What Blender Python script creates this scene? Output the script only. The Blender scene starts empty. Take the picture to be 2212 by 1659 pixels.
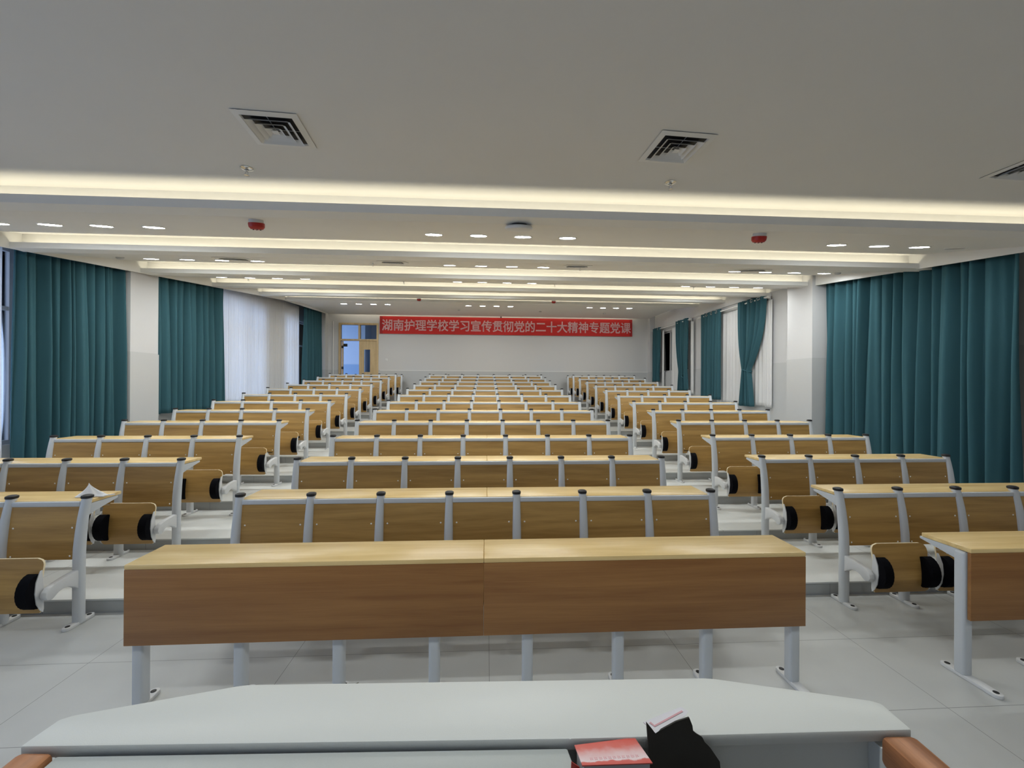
import bpy, bmesh, math, random
from mathutils import Vector, Matrix
random.seed(7)
SC = bpy.context.scene
COL = SC.collection
PI = math.pi

# ------------------------------------------------------------------ camera
def make_camera():
    cd = bpy.data.cameras.new('camera')
    cd.sensor_fit = 'HORIZONTAL'; cd.sensor_width = 36.0
    cd.lens = 36.0 * 923.77 / 2212.0
    cd.clip_start = 0.05; cd.clip_end = 200
    co = bpy.data.objects.new('camera', cd); COL.objects.link(co)
    a, p, r = 0.05954, 0.00139, -0.00531          # yaw to the right, pitch up, roll
    right = Vector((math.cos(a), -math.sin(a), 0)); fwd = Vector((math.sin(a), math.cos(a), 0)); up = Vector((0, 0, 1))
    f2 = fwd * math.cos(p) + up * math.sin(p); u2 = up * math.cos(p) - fwd * math.sin(p)
    R = right * math.cos(r) - u2 * math.sin(r); U = u2 * math.cos(r) + right * math.sin(r)
    m = Matrix(((R.x, U.x, -f2.x, 0), (R.y, U.y, -f2.y, 0), (R.z, U.z, -f2.z, 1.74), (0, 0, 0, 1)))
    co.matrix_world = m
    SC.camera = co
make_camera()

# ------------------------------------------------------------------ world, exposure, lights
SC.view_settings.view_transform = 'Standard'
SC.view_settings.look = 'None'
SC.view_settings.gamma = 1.0
SC.view_settings.use_curve_mapping = False
SC.view_settings.exposure = 0.0
DOWNLIGHT_POWER = 118.0
FRONT_WATT = 8.0
COVE_WATT = 10.5
SKY = (0.52, 0.66, 1.0); SKY_STRENGTH = 3.0

W = bpy.data.worlds.new('World'); SC.world = W; W.use_nodes = True
W.node_tree.nodes['Background'].inputs[0].default_value = (*SKY, 1)
W.node_tree.nodes['Background'].inputs[1].default_value = SKY_STRENGTH

# cove n: depth of the lip, height of the lip's lower edge, height where the panel before it ends
COVE_Y = [3.43, 5.276, 7.15, 8.93, 10.69, 12.05]
COVE_P = [3.089, 3.293, 3.499, 3.695, 3.888, 4.038]
COVE_T = [3.275, 3.505, 3.710, 3.880, 4.070, 4.185]
TROUGH = 0.14
def area(name, loc, rot, sx, sy, watt, col):
    l = bpy.data.lights.new(name, 'AREA'); l.shape = 'RECTANGLE'; l.size = sx; l.size_y = sy
    l.energy = watt; l.color = col
    o = bpy.data.objects.new(name, l); COL.objects.link(o); o.location = loc; o.rotation_euler = rot
    return o
for i in range(6):
    x0, x1 = -5.5, (5.62 if COVE_Y[i] < 7.3 else 6.08)
    area('cove_led', ((x0 + x1) / 2, COVE_Y[i] + 0.055, COVE_P[i] + 0.03), (PI, 0, 0), x1 - x0 - 0.06, 0.03, COVE_WATT, (1.0, 0.90, 0.66))
area('back_cove_led', (0.1, 15.36, 4.24), (PI + 0.9, 0, 0), 10.6, 0.03, 36, (1.0, 0.90, 0.70))
for x in (-4.27, -3.30, -1.5, -.55, .37, 1.3, 3.30, 4.29):          # added unseen lamps without fixtures, brightening the lectern end
    l = area('front_fill', (x, .75, 3.262), (0, 0, 0), .16, .16, FRONT_WATT, (0.97, 1.0, 0.985)); l.data.shape = 'DISK'
area('corridor_daylight', (-7.6, 17.0, 3.0), (0, -PI / 2, 0), 1.8, 1.6, 6.5, (0.26, 0.58, 1.0))  # added area lamp for the corridor's blue daylight, no window is built

# ------------------------------------------------------------------ materials
def nt(name):
    m = bpy.data.materials.new(name); m.use_nodes = True
    n = m.node_tree; b = n.nodes['Principled BSDF']
    return m, n, b
def plain(name, col, rough=0.6, metal=0.0, noise=0.0, scale=40.0, bump=0.0, spec=0.5):
    m, n, b = nt(name)
    b.inputs['Base Color'].default_value = (*col, 1); b.inputs['Roughness'].default_value = rough
    b.inputs['Metallic'].default_value = metal; b.inputs['Specular IOR Level'].default_value = spec
    if noise or bump:
        tc = n.nodes.new('ShaderNodeTexCoord'); tx = n.nodes.new('ShaderNodeTexNoise'); tx.inputs['Scale'].default_value = scale
        tx.inputs['Detail'].default_value = 4
        n.links.new(tc.outputs['Object'], tx.inputs['Vector'])
        if noise:
            mr = n.nodes.new('ShaderNodeMapRange'); mr.inputs[3].default_value = 1 - noise; mr.inputs[4].default_value = 1 + noise
            n.links.new(tx.outputs['Fac'], mr.inputs[0])
            mx = n.nodes.new('ShaderNodeMix'); mx.data_type = 'RGBA'; mx.blend_type = 'MULTIPLY'; mx.inputs[0].default_value = 1
            mx.inputs[6].default_value = (*col, 1); n.links.new(mr.outputs[0], mx.inputs[7]); n.links.new(mx.outputs[2], b.inputs['Base Color'])
        if bump:
            bp = n.nodes.new('ShaderNodeBump'); bp.inputs['Strength'].default_value = bump; bp.inputs['Distance'].default_value = 0.003
            n.links.new(tx.outputs['Fac'], bp.inputs['Height']); n.links.new(bp.outputs[0], b.inputs['Normal'])
    return m
def wood(name, dark, light, rough=0.38, along=(0.35, 5.0, 5.0), sc=3.2):
    m, n, b = nt(name)
    tc = n.nodes.new('ShaderNodeTexCoord'); oi = n.nodes.new('ShaderNodeObjectInfo')
    ad = n.nodes.new('ShaderNodeVectorMath'); ad.operation = 'MULTIPLY_ADD'
    cb = n.nodes.new('ShaderNodeCombineXYZ')
    for k in range(3): n.links.new(oi.outputs['Random'], cb.inputs[k])
    ad.inputs[1].default_value = (9.0, 7.0, 5.0)
    n.links.new(cb.outputs[0], ad.inputs[0]); n.links.new(tc.outputs['Object'], ad.inputs[2])
    mp = n.nodes.new('ShaderNodeMapping'); mp.inputs['Scale'].default_value = along
    n.links.new(ad.outputs[0], mp.inputs[0])
    n1 = n.nodes.new('ShaderNodeTexNoise'); n1.inputs['Scale'].default_value = sc; n1.inputs['Detail'].default_value = 5; n1.inputs['Distortion'].default_value = 0.6
    n.links.new(mp.outputs[0], n1.inputs[0])
    mp2 = n.nodes.new('ShaderNodeMapping'); mp2.inputs['Scale'].default_value = (along[0] * 6, along[1] * 14, along[2] * 14)
    n.links.new(ad.outputs[0], mp2.inputs[0])
    n2 = n.nodes.new('ShaderNodeTexNoise'); n2.inputs['Scale'].default_value = sc; n2.inputs['Detail'].default_value = 3
    n.links.new(mp2.outputs[0], n2.inputs[0])
    mm = n.nodes.new('ShaderNodeMath'); mm.operation = 'MULTIPLY_ADD'; mm.inputs[1].default_value = 0.35
    n.links.new(n2.outputs['Fac'], mm.inputs[0]); n.links.new(n1.outputs['Fac'], mm.inputs[2])
    cr = n.nodes.new('ShaderNodeValToRGB')
    cr.color_ramp.elements[0].position = 0.42; cr.color_ramp.elements[0].color = (*dark, 1)
    cr.color_ramp.elements[1].position = 0.86; cr.color_ramp.elements[1].color = (*light, 1)
    n.links.new(mm.outputs[0], cr.inputs[0]); n.links.new(cr.outputs[0], b.inputs['Base Color'])
    b.inputs['Roughness'].default_value = rough
    return m
def emit(name, col, s):
    m, n, b = nt(name)
    b.inputs['Base Color'].default_value = (0.8, 0.8, 0.8, 1)
    b.inputs['Emission Color'].default_value = (*col, 1); b.inputs['Emission Strength'].default_value = s
    return m
def tile(name, col, grout, px, ox, py, oy):
    m, n, b = nt(name)
    ge = n.nodes.new('ShaderNodeNewGeometry'); sp = n.nodes.new('ShaderNodeSeparateXYZ'); n.links.new(ge.outputs['Position'], sp.inputs[0])
    outs = []
    for k, (p, o) in enumerate(((px, ox), (py, oy))):
        s = n.nodes.new('ShaderNodeMath'); s.operation = 'SUBTRACT'; s.inputs[1].default_value = o; n.links.new(sp.outputs[k], s.inputs[0])
        w = n.nodes.new('ShaderNodeMath'); w.operation = 'PINGPONG'; w.inputs[1].default_value = p / 2; n.links.new(s.outputs[0], w.inputs[0])
        l = n.nodes.new('ShaderNodeMath'); l.operation = 'LESS_THAN'; l.inputs[1].default_value = 0.0016; n.links.new(w.outputs[0], l.inputs[0])
        outs.append(l)
    mx = n.nodes.new('ShaderNodeMath'); mx.operation = 'MAXIMUM'; n.links.new(outs[0].outputs[0], mx.inputs[0]); n.links.new(outs[1].outputs[0], mx.inputs[1])
    no = n.nodes.new('ShaderNodeTexNoise'); no.inputs['Scale'].default_value = 2.5; no.inputs['Detail'].default_value = 6; n.links.new(ge.outputs['Position'], no.inputs[0])
    mr = n.nodes.new('ShaderNodeMapRange'); mr.inputs[3].default_value = 0.9; mr.inputs[4].default_value = 1.08; n.links.new(no.outputs['Fac'], mr.inputs[0])
    c0 = n.nodes.new('ShaderNodeMix'); c0.data_type = 'RGBA'; c0.blend_type = 'MULTIPLY'; c0.inputs[0].default_value = 1; c0.inputs[6].default_value = (*col, 1)
    n.links.new(mr.outputs[0], c0.inputs[7])
    c1 = n.nodes.new('ShaderNodeMix'); c1.data_type = 'RGBA'; n.links.new(mx.outputs[0], c1.inputs[0]); n.links.new(c0.outputs[2], c1.inputs[6]); c1.inputs[7].default_value = (*grout, 1)
    n.links.new(c1.outputs[2], b.inputs['Base Color']); b.inputs['Roughness'].default_value = 0.42
    return m
def wall_mat(name, upper, lower, z):
    m, n, b = nt(name)
    ge = n.nodes.new('ShaderNodeNewGeometry'); sp = n.nodes.new('ShaderNodeSeparateXYZ'); n.links.new(ge.outputs['Position'], sp.inputs[0])
    g = n.nodes.new('ShaderNodeMath'); g.operation = 'GREATER_THAN'; g.inputs[1].default_value = z; n.links.new(sp.outputs[2], g.inputs[0])
    mx = n.nodes.new('ShaderNodeMix'); mx.data_type = 'RGBA'; n.links.new(g.outputs[0], mx.inputs[0])
    mx.inputs[6].default_value = (*lower, 1); mx.inputs[7].default_value = (*upper, 1)
    n.links.new(mx.outputs[2], b.inputs['Base Color']); b.inputs['Roughness'].default_value = 0.7
    tx = n.nodes.new('ShaderNodeTexNoise'); tx.inputs['Scale'].default_value = 60; n.links.new(ge.outputs['Position'], tx.inputs[0])
    bp = n.nodes.new('ShaderNodeBump'); bp.inputs['Strength'].default_value = 0.12; bp.inputs['Distance'].default_value = 0.002
    n.links.new(tx.outputs['Fac'], bp.inputs['Height']); n.links.new(bp.outputs[0], b.inputs['Normal'])
    return m
def cloth(name, col, transl=0.0, transp=0.0):
    m, n, b = nt(name)
    out = n.nodes['Material Output']
    b.inputs['Base Color'].default_value = (*col, 1); b.inputs['Roughness'].default_value = 0.85; b.inputs['Specular IOR Level'].default_value = 0.2
    b.inputs['Sheen Weight'].default_value = 0.0
    tc = n.nodes.new('ShaderNodeTexCoord'); tx = n.nodes.new('ShaderNodeTexNoise'); tx.inputs['Scale'].default_value = 260
    n.links.new(tc.outputs['Object'], tx.inputs[0])
    bp = n.nodes.new('ShaderNodeBump'); bp.inputs['Strength'].default_value = 0.15; bp.inputs['Distance'].default_value = 0.001
    n.links.new(tx.outputs['Fac'], bp.inputs['Height']); n.links.new(bp.outputs[0], b.inputs['Normal'])
    last = b
    if transl:
        t = n.nodes.new('ShaderNodeBsdfTranslucent'); t.inputs[0].default_value = (*col, 1)
        mx = n.nodes.new('ShaderNodeMixShader'); mx.inputs[0].default_value = transl
        n.links.new(b.outputs[0], mx.inputs[1]); n.links.new(t.outputs[0], mx.inputs[2]); last = mx
    if transp:
        t = n.nodes.new('ShaderNodeBsdfTransparent')
        mx = n.nodes.new('ShaderNodeMixShader'); mx.inputs[0].default_value = transp
        n.links.new(last.outputs[0], mx.inputs[1]); n.links.new(t.outputs[0], mx.inputs[2]); last = mx
    n.links.new(last.outputs[0], out.inputs[0])
    return m
def glass(name):
    m, n, b = nt(name)
    out = n.nodes['Material Output']
    t = n.nodes.new('ShaderNodeBsdfTransparent'); t.inputs[0].default_value = (0.92, 0.95, 0.96, 1)
    g = n.nodes.new('ShaderNodeBsdfGlossy'); g.inputs['Roughness'].default_value = 0.02
    fr = n.nodes.new('ShaderNodeFresnel'); fr.inputs[0].default_value = 1.45
    mx = n.nodes.new('ShaderNodeMixShader'); n.links.new(fr.outputs[0], mx.inputs[0]); n.links.new(t.outputs[0], mx.inputs[1]); n.links.new(g.outputs[0], mx.inputs[2])
    n.links.new(mx.outputs[0], out.inputs[0])
    return m

M = {}
M['laminate'] = wood('beech_laminate', (0.72, 0.49, 0.195), (0.90, 0.675, 0.32), 0.27)
M['back_wood'] = wood('backrest_beech', (0.30, 0.168, 0.046), (0.50, 0.305, 0.098), 0.42)
M['panel'] = wood('red_beech_panel', (0.235, 0.098, 0.028), (0.37, 0.178, 0.056), along=(0.3, 6, 6), sc=2.6)
M['ply'] = plain('plywood_edge', (0.88, 0.76, 0.52), 0.5, noise=0.1, scale=60)
M['arm_wood'] = wood('armrest_wood', (0.22, 0.085, 0.035), (0.46, 0.20, 0.085), 0.35, along=(6, 0.6, 6), sc=4)
M['metal'] = plain('grey_powder_coat', (0.60, 0.63, 0.66), 0.38, 0.0, noise=0.03, scale=300)
M['metal_light'] = plain('pale_grey_plastic', (0.68, 0.69, 0.70), 0.45, noise=0.02, scale=200)
M['chrome'] = plain('chrome', (0.8, 0.8, 0.8), 0.2, 1.0, noise=0.02)
M['screw'] = plain('bright_screw', (0.92, 0.90, 0.85), 0.25, 0.0, noise=0.02)
M['wire'] = plain('chrome_wire', (0.75, 0.74, 0.72), 0.25, 0.8, noise=0.02)
M['black'] = plain('black_plastic', (0.012, 0.012, 0.014), 0.55, noise=0.1, scale=100)
M['rubber'] = plain('black_rubber', (0.004, 0.004, 0.006), 0.9, noise=0.1, scale=60, spec=0.08)
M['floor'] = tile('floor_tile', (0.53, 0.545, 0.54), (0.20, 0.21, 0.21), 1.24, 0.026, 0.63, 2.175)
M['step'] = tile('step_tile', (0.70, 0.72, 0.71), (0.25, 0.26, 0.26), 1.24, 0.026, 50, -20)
M['riser'] = tile('shaded_riser_tile', (0.40, 0.42, 0.42), (0.2, 0.2, 0.2), 1.24, 0.4, 50, -20)  # step tile in a darker grey, the risers' shade put into the colour
M['wall'] = wall_mat('wall_paint', (0.60, 0.602, 0.61), (0.52, 0.53, 0.535), 2.23)
M['white'] = plain('white_paint', (0.76, 0.76, 0.75), 0.7, noise=0.015, scale=6, bump=0.03)
M['ceiling'] = plain('ceiling_paint', (0.74, 0.735, 0.72), 0.75, noise=0.02, scale=3, bump=0.03)
M['teal'] = cloth('teal_curtain', (0.038, 0.108, 0.133))
M['sheer'] = cloth('white_sheer', (0.92, 0.92, 0.92), 0.42, 0.30)
M['sheer_dense'] = cloth('white_voile', (0.86, 0.86, 0.86), 0.2, 0.05)
M['glass'] = glass('window_glass')
M['alu'] = plain('window_frame_grey', (0.5, 0.51, 0.53), 0.4, noise=0.02)
M['door_wood'] = wood('door_wood', (0.50, 0.36, 0.19), (0.66, 0.50, 0.28), 0.5, along=(5, 5, 0.4), sc=2.5)
M['red_cloth'] = plain('red_banner_cloth', (0.56, 0.016, 0.014), 0.7, noise=0.1, scale=2)
M['red_hem'] = plain('dark_red_hem', (0.36, 0.010, 0.012), 0.7, noise=0.1, scale=2)
M['letter'] = plain('pale_pink_lettering', (0.66, 0.40, 0.42), 0.7, noise=0.03, scale=8)
M['red'] = plain('red_plastic', (0.42, 0.018, 0.012), 0.4, noise=0.05)
M['lectern'] = plain('pale_grey_lectern_coat', (0.63, 0.65, 0.63), 0.42, noise=0.03, scale=500, bump=0.06)
M['lectern2'] = plain('grey_lectern_lid', (0.46, 0.49, 0.48), 0.4, noise=0.04, scale=420, bump=0.08)
M['cavity'] = plain('dark_grey_metal', (0.24, 0.24, 0.235), 0.5, noise=0.06, scale=30)
M['card'] = plain('grey_white_card', (0.52, 0.51, 0.53), 0.75, noise=0.05, scale=30)
M['card_black'] = plain('black_card', (0.022, 0.020, 0.016), 0.8, noise=0.2, scale=40)
M['paper'] = plain('white_printed_card', (0.82, 0.80, 0.83), 0.6, noise=0.03, scale=30)
M['pink_ink'] = plain('pink_ink', (0.75, 0.42, 0.45), 0.6, noise=0.05)
M['mask'] = plain('white_mask_cloth', (0.93, 0.94, 0.96), 0.9, noise=0.03, scale=120)
M['lamp_on'] = emit('downlight_lens', (0.97, 1.0, 0.985), DOWNLIGHT_POWER)
M['lamp_off'] = plain('unlit_lens', (0.20, 0.19, 0.18), 0.3, noise=0.03)
M['corridor'] = plain('corridor_paint', (0.62, 0.70, 0.80), 0.7, noise=0.03)
M['corridor_dado'] = plain('corridor_dado', (0.35, 0.50, 0.68), 0.6, noise=0.03)
M['leaf'] = plain('dry_leaf', (0.16, 0.14, 0.08), 0.8, noise=0.2)
M['dark'] = plain('blocker_dark', (0.02, 0.02, 0.025), 0.8, noise=0.1)  # near-black, so the darkness behind the right windows is in the colour
def red_print():
    m, n, b = nt('red_printed_card')
    tc = n.nodes.new('ShaderNodeTexCoord'); sp = n.nodes.new('ShaderNodeSeparateXYZ'); n.links.new(tc.outputs['Object'], sp.inputs[0])
    tx = n.nodes.new('ShaderNodeTexNoise'); tx.inputs['Scale'].default_value = 70; n.links.new(tc.outputs['Object'], tx.inputs[0])
    ad = n.nodes.new('ShaderNodeMath'); ad.operation = 'MULTIPLY_ADD'; ad.inputs[1].default_value = 0.014; n.links.new(tx.outputs['Fac'], ad.inputs[0]); n.links.new(sp.outputs[1], ad.inputs[2])
    mr = n.nodes.new('ShaderNodeMapRange'); mr.inputs[1].default_value = -0.020; mr.inputs[2].default_value = 0.034; n.links.new(ad.outputs[0], mr.inputs[0])
    cr = n.nodes.new('ShaderNodeValToRGB'); e = cr.color_ramp.elements
    e[0].position = 0; e[0].color = (0.62, 0.11, 0.09, 1); e[1].position = 1; e[1].color = (0.66, 0.10, 0.075, 1)
    for p, c in ((0.15, (0.64, 0.14, 0.12, 1)), (0.2, (0.80, 0.66, 0.67, 1)), (0.45, (0.75, 0.50, 0.50, 1)), (0.7, (0.68, 0.17, 0.14, 1))):
        k = e.new(p); k.color = c
    n.links.new(mr.outputs[0], cr.inputs[0]); n.links.new(cr.outputs[0], b.inputs['Base Color']); b.inputs['Roughness'].default_value = 0.4
    return m
M['red_print'] = red_print()

# ------------------------------------------------------------------ mesh builder
class MB:
    def __init__(s): s.v = []; s.f = []; s.m = []; s.s = []
    def add(s, v, f, m=0, sm=True):
        o = len(s.v); s.v += [tuple(p) for p in v]
        for q in f: s.f.append([i + o for i in q]); s.m.append(m); s.s.append(sm)
    def box(s, x0, x1, y0, y1, z0, z1, m=0, bev=0.0, seg=2):
        if not bev:
            v = [(x0, y0, z0), (x1, y0, z0), (x1, y1, z0), (x0, y1, z0), (x0, y0, z1), (x1, y0, z1), (x1, y1, z1), (x0, y1, z1)]
            s.add(v, [(0, 3, 2, 1), (4, 5, 6, 7), (0, 1, 5, 4), (1, 2, 6, 5), (2, 3, 7, 6), (3, 0, 4, 7)], m, False)
        else:
            b = bmesh.new(); bmesh.ops.create_cube(b, size=1)
            for p in b.verts: p.co = ((p.co.x + .5) * (x1 - x0) + x0, (p.co.y + .5) * (y1 - y0) + y0, (p.co.z + .5) * (z1 - z0) + z0)
            bmesh.ops.bevel(b, geom=b.edges[:], offset=bev, segments=seg, affect='EDGES', profile=0.5)
            b.verts.index_update()
            s.add([p.co[:] for p in b.verts], [[q.index for q in f.verts] for f in b.faces], m, False); b.free()
        return s
    def prism(s, poly, a0, a1, axis='x', m=0, bev=0.0):
        """poly in the two other axes (y,z / x,z / x,y)"""
        def P(u, w, a): return {'x': (a, u, w), 'y': (u, a, w), 'z': (u, w, a)}[axis]
        b = bmesh.new(); A = [b.verts.new(P(u, w, a0)) for u, w in poly]; B = [b.verts.new(P(u, w, a1)) for u, w in poly]
        n = len(poly); b.faces.new(A); b.faces.new(B[::-1])
        for i in range(n): b.faces.new((A[i], B[i], B[(i + 1) % n], A[(i + 1) % n]))
        bmesh.ops.recalc_face_normals(b, faces=b.faces[:])
        if bev: bmesh.ops.bevel(b, geom=b.edges[:], offset=bev, segments=2, affect='EDGES', profile=0.5)
        b.verts.index_update()
        s.add([p.co[:] for p in b.verts], [[q.index for q in f.verts] for f in b.faces], m, False); b.free(); return s
    def oval(s, path, rx, ry, n=14, m=0, cap=True):
        """upright tube: path of (x,y,z), oval ring in the horizontal plane"""
        v = []
        for i, (x, y, z) in enumerate(path):
            ax = rx[i] if isinstance(rx, (list, tuple)) else rx; ay = ry[i] if isinstance(ry, (list, tuple)) else ry
            for k in range(n):
                t = 2 * PI * k / n
                c, d = math.cos(t), math.sin(t)
                c = math.copysign(abs(c) ** 0.75, c); d = math.copysign(abs(d) ** 0.75, d)
                v.append((x + ax * c, y + ay * d, z))
        f = []
        for i in range(len(path) - 1):
            for k in range(n):
                f.append((i * n + k, i * n + (k + 1) % n, (i + 1) * n + (k + 1) % n, (i + 1) * n + k))
        if cap: f.append(list(range(n))[::-1]); f.append([(len(path) - 1) * n + k for k in range(n)])
        s.add(v, f, m); return s
    def tube(s, pts, r, n=8, m=0, closed=False):
        pts = [Vector(p) for p in pts]; v = []; N = len(pts)
        ref = Vector((0, 0, 1))
        for i, p in enumerate(pts):
            a = pts[(i - 1) % N] if (closed or i > 0) else p; b = pts[(i + 1) % N] if (closed or i < N - 1) else p
            d = (b - a).normalized()
            q = d.cross(ref)
            if q.length < 1e-3: q = d.cross(Vector((0, 1, 0)))
            q.normalize(); w = d.cross(q)
            for k in range(n):
                t = 2 * PI * k / n; v.append(p + q * (r * math.cos(t)) + w * (r * math.sin(t)))
        f = []
        for i in range(N if closed else N - 1):
            j = (i + 1) % N
            for k in range(n): f.append((i * n + k, i * n + (k + 1) % n, j * n + (k + 1) % n, j * n + k))
        if not closed: f.append(list(range(n))[::-1]); f.append([(N - 1) * n + k for k in range(n)])
        s.add(v, f, m); return s
    def lathe(s, prof, c=(0, 0, 0), n=28, m=0):
        """prof of (r, z), about the vertical through c"""
        v = []; f = []
        for r, z in prof:
            for k in range(n):
                t = 2 * PI * k / n; v.append((c[0] + r * math.cos(t), c[1] + r * math.sin(t), c[2] + z))
        for i in range(len(prof) - 1):
            for k in range(n): f.append((i * n + k, i * n + (k + 1) % n, (i + 1) * n + (k + 1) % n, (i + 1) * n + k))
        f.append(list(range(n))[::-1]); f.append([(len(prof) - 1) * n + k for k in range(n)])
        s.add(v, f, m); return s
    def grid(s, fn, nu, nv, m=0):
        v = [fn(i / nu, j / nv) for j in range(nv + 1) for i in range(nu + 1)]; w = nu + 1
        s.add(v, [(j * w + i, j * w + i + 1, (j + 1) * w + i + 1, (j + 1) * w + i) for j in range(nv) for i in range(nu)], m); return s
    def mesh(s, name, mats, angle=35):
        me = bpy.data.meshes.new(name); me.from_pydata(s.v, [], s.f); me.update()
        b = bmesh.new(); b.from_mesh(me); bmesh.ops.recalc_face_normals(b, faces=b.faces[:]); b.to_mesh(me); b.free()
        for k in (mats if isinstance(mats, (list, tuple)) else [mats]): me.materials.append(M[k])
        for i, p in enumerate(me.polygons): p.material_index = s.m[i]; p.use_smooth = s.s[i] if i < len(s.s) else True
        me.set_sharp_from_angle(angle=math.radians(angle))
        return me
    def build(s, name, mats, parent=None, loc=(0, 0, 0), rot=(0, 0, 0)):
        return place(name, s.mesh(name, mats), parent, loc, rot)
def place(name, me, parent=None, loc=(0, 0, 0), rot=(0, 0, 0)):
    o = bpy.data.objects.new(name, me); COL.objects.link(o); o.parent = parent; o.location = loc; o.rotation_euler = rot
    return o
def tag(o, label, cat, group=None):
    o['label'] = label; o['category'] = cat
    if group: o['group'] = group
    return o
def thing(name, label, cat, loc=(0, 0, 0), rot=(0, 0, 0), group=None):
    o = bpy.data.objects.new(name, None); COL.objects.link(o); o.location = loc; o.rotation_euler = rot
    o.empty_display_size = 0.1
    return tag(o, label, cat, group)
def struct(o): o['kind'] = 'structure'; return o
def dup(root, loc, rot=None, label=None, group=None):
    def cp(o, par):
        c = o.copy(); COL.objects.link(c); c.parent = par
        for ch in o.children: cp(ch, c)
        return c
    r = cp(root, None); r.location = loc
    if rot is not None: r.rotation_euler = rot
    if label: r['label'] = label
    if group: r['group'] = group
    return r
ORD = ['zeroth', 'first', 'second', 'third', 'fourth', 'fifth', 'sixth', 'seventh', 'eighth', 'ninth', 'tenth', 'eleventh', 'twelfth', 'last']

# ------------------------------------------------------------------ room shell
XL, XR, YF, YB = -6.0, 6.17, -2.6, 15.5
STEP0, PITCH, RISE = 3.41, 0.9718, 0.1056          # first riser, row pitch, rise
def level(y):
    return 0.0 if y < STEP0 else RISE * min(11, 1 + int((y - STEP0) / PITCH))

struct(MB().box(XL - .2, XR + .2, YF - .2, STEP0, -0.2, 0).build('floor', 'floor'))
b = MB()
for k in range(11):
    y0 = STEP0 + k * PITCH; y1 = y0 + PITCH if k < 10 else YB + .2
    z = RISE * (k + 1)
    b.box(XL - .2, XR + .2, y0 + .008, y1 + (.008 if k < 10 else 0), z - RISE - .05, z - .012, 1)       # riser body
    b.box(XL - .2, XR + .2, y0, y1 + (.008 if k < 10 else 0), z - .012, z, 0)                            # tread slab with a small nosing
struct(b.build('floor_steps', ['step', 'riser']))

def wall_with_holes(name, x0, x1, y0, y1, z0, z1, holes):
    """wall slab in the y-z plane, holes (ya, yb, za, zb) sorted by y"""
    b = MB(); c = y0
    for ya, yb, za, zb in holes:
        b.box(x0, x1, c, ya, z0, z1)
        b.box(x0, x1, ya, yb, z0, za); b.box(x0, x1, ya, yb, zb, z1); c = yb
    b.box(x0, x1, c, y1, z0, z1)
    return struct(b.build(name, 'wall'))
LH = [(-1.6, 2.6, 0.95, 3.2), (3.9, 6.85, 0.95, 3.45), (9.25, 11.85, 1.25, 3.75), (12.85, 15.0, 1.25, 3.75)]
RH = [(9.0, 11.55, 1.9, 3.58), (12.75, 14.95, 2.2, 3.6)]
wall_with_holes('wall_left', XL - .2, XL, YF, YB, -.2, 4.6, LH)
wall_with_holes('wall_right', XR, XR + .2, YF, YB, -.2, 4.6, RH)
struct(MB().box(XL - .2, XR + .2, YF - .2, YF, -.2, 4.6).build('wall_front', 'wall'))
# back wall with the door opening
DX0, DX1, DZ1 = -5.235, -3.85, 3.90
BZ = RISE * 11
b = MB()
b.box(XL - .2, DX0, YB, YB + .2, -.2, 4.6); b.box(DX1, XR + .2, YB, YB + .2, -.2, 4.6)
b.box(DX0, DX1, YB, YB + .2, DZ1, 4.6); b.box(DX0, DX1, YB, YB + .2, -.2, BZ)
struct(b.build('wall_back', 'wall'))
# columns and the shallow tile cap on the dado
def column(name, x0, x1, y0, y1, z1):
    b = MB(); b.box(x0, x1, y0, y1, -.1, z1); return struct(b.build(name, 'wall'))
column('trim_1', XL, -5.58, 7.05, 7.62, 3.9)
column('trim_2', 5.6, XR, 7.05, 7.66, 3.9)
column('trim_4', XL, -5.60, 15.22, YB, 4.6)
column('trim_5', 5.95, XR, 15.3, YB, 4.6)
b = MB()
for x0, x1, y0, y1 in ((5.592, XR, 7.042, 7.668), (XL, -5.572, 7.042, 7.628)):
    b.box(x0, x1, y0, y1, -.05, 2.215, 0)
b.box(XR - .012, XR, 7.668, 9.0, 0, 2.215); b.box(XR - .012, XR, 11.55, 12.75, 0, 2.215)
b.box(DX1 + .06, 5.95, YB - .012, YB, BZ, 2.215)
struct(b.build('baseboard_dado', 'wall'))
b = MB(); b.box(DX1 + .06, 5.95, YB - .014, YB, 2.215, 2.235)
struct(b.build('trim_6', 'white'))
# slim beam line over the windows of the right wall
b = MB(); b.box(XR - .03, XR, 7.66, YB, 3.775, 4.6); struct(b.build('trim_7', 'white'))

# ceiling: flat part over the lectern, then tilted panels between the light coves
b = MB()
xa, xb = -5.52, XR + .05
y1 = COVE_Y[0] + TROUGH
b.box(XL - .1, xb, YF, y1 + .02, COVE_T[0], COVE_T[0] + .12)
for n in range(6):
    ya, za = COVE_Y[n] + TROUGH, COVE_P[n]
    if n < 5:
        yb, zb = COVE_Y[n + 1] + TROUGH, COVE_T[n + 1]
        b.prism([(ya, za), (yb + .02, zb), (yb + .02, zb + .1), (ya, za + .1)], xa, xb, 'x')
    else:
        b.prism([(ya, za), (13.2, 4.15), (15.30, 4.175), (15.30, 4.21), (15.28, 4.21), (15.28, 4.23), (13.2, 4.25), (ya, za + .1)], xa, 5.9, 'x')
b.box(XL - .1, XR + .1, 12.0, YB + .1, 4.5, 4.6)
b.box(XL - .1, xa, YF, YB, 4.5, 4.6)
struct(b.build('ceiling', 'ceiling'))
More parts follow.
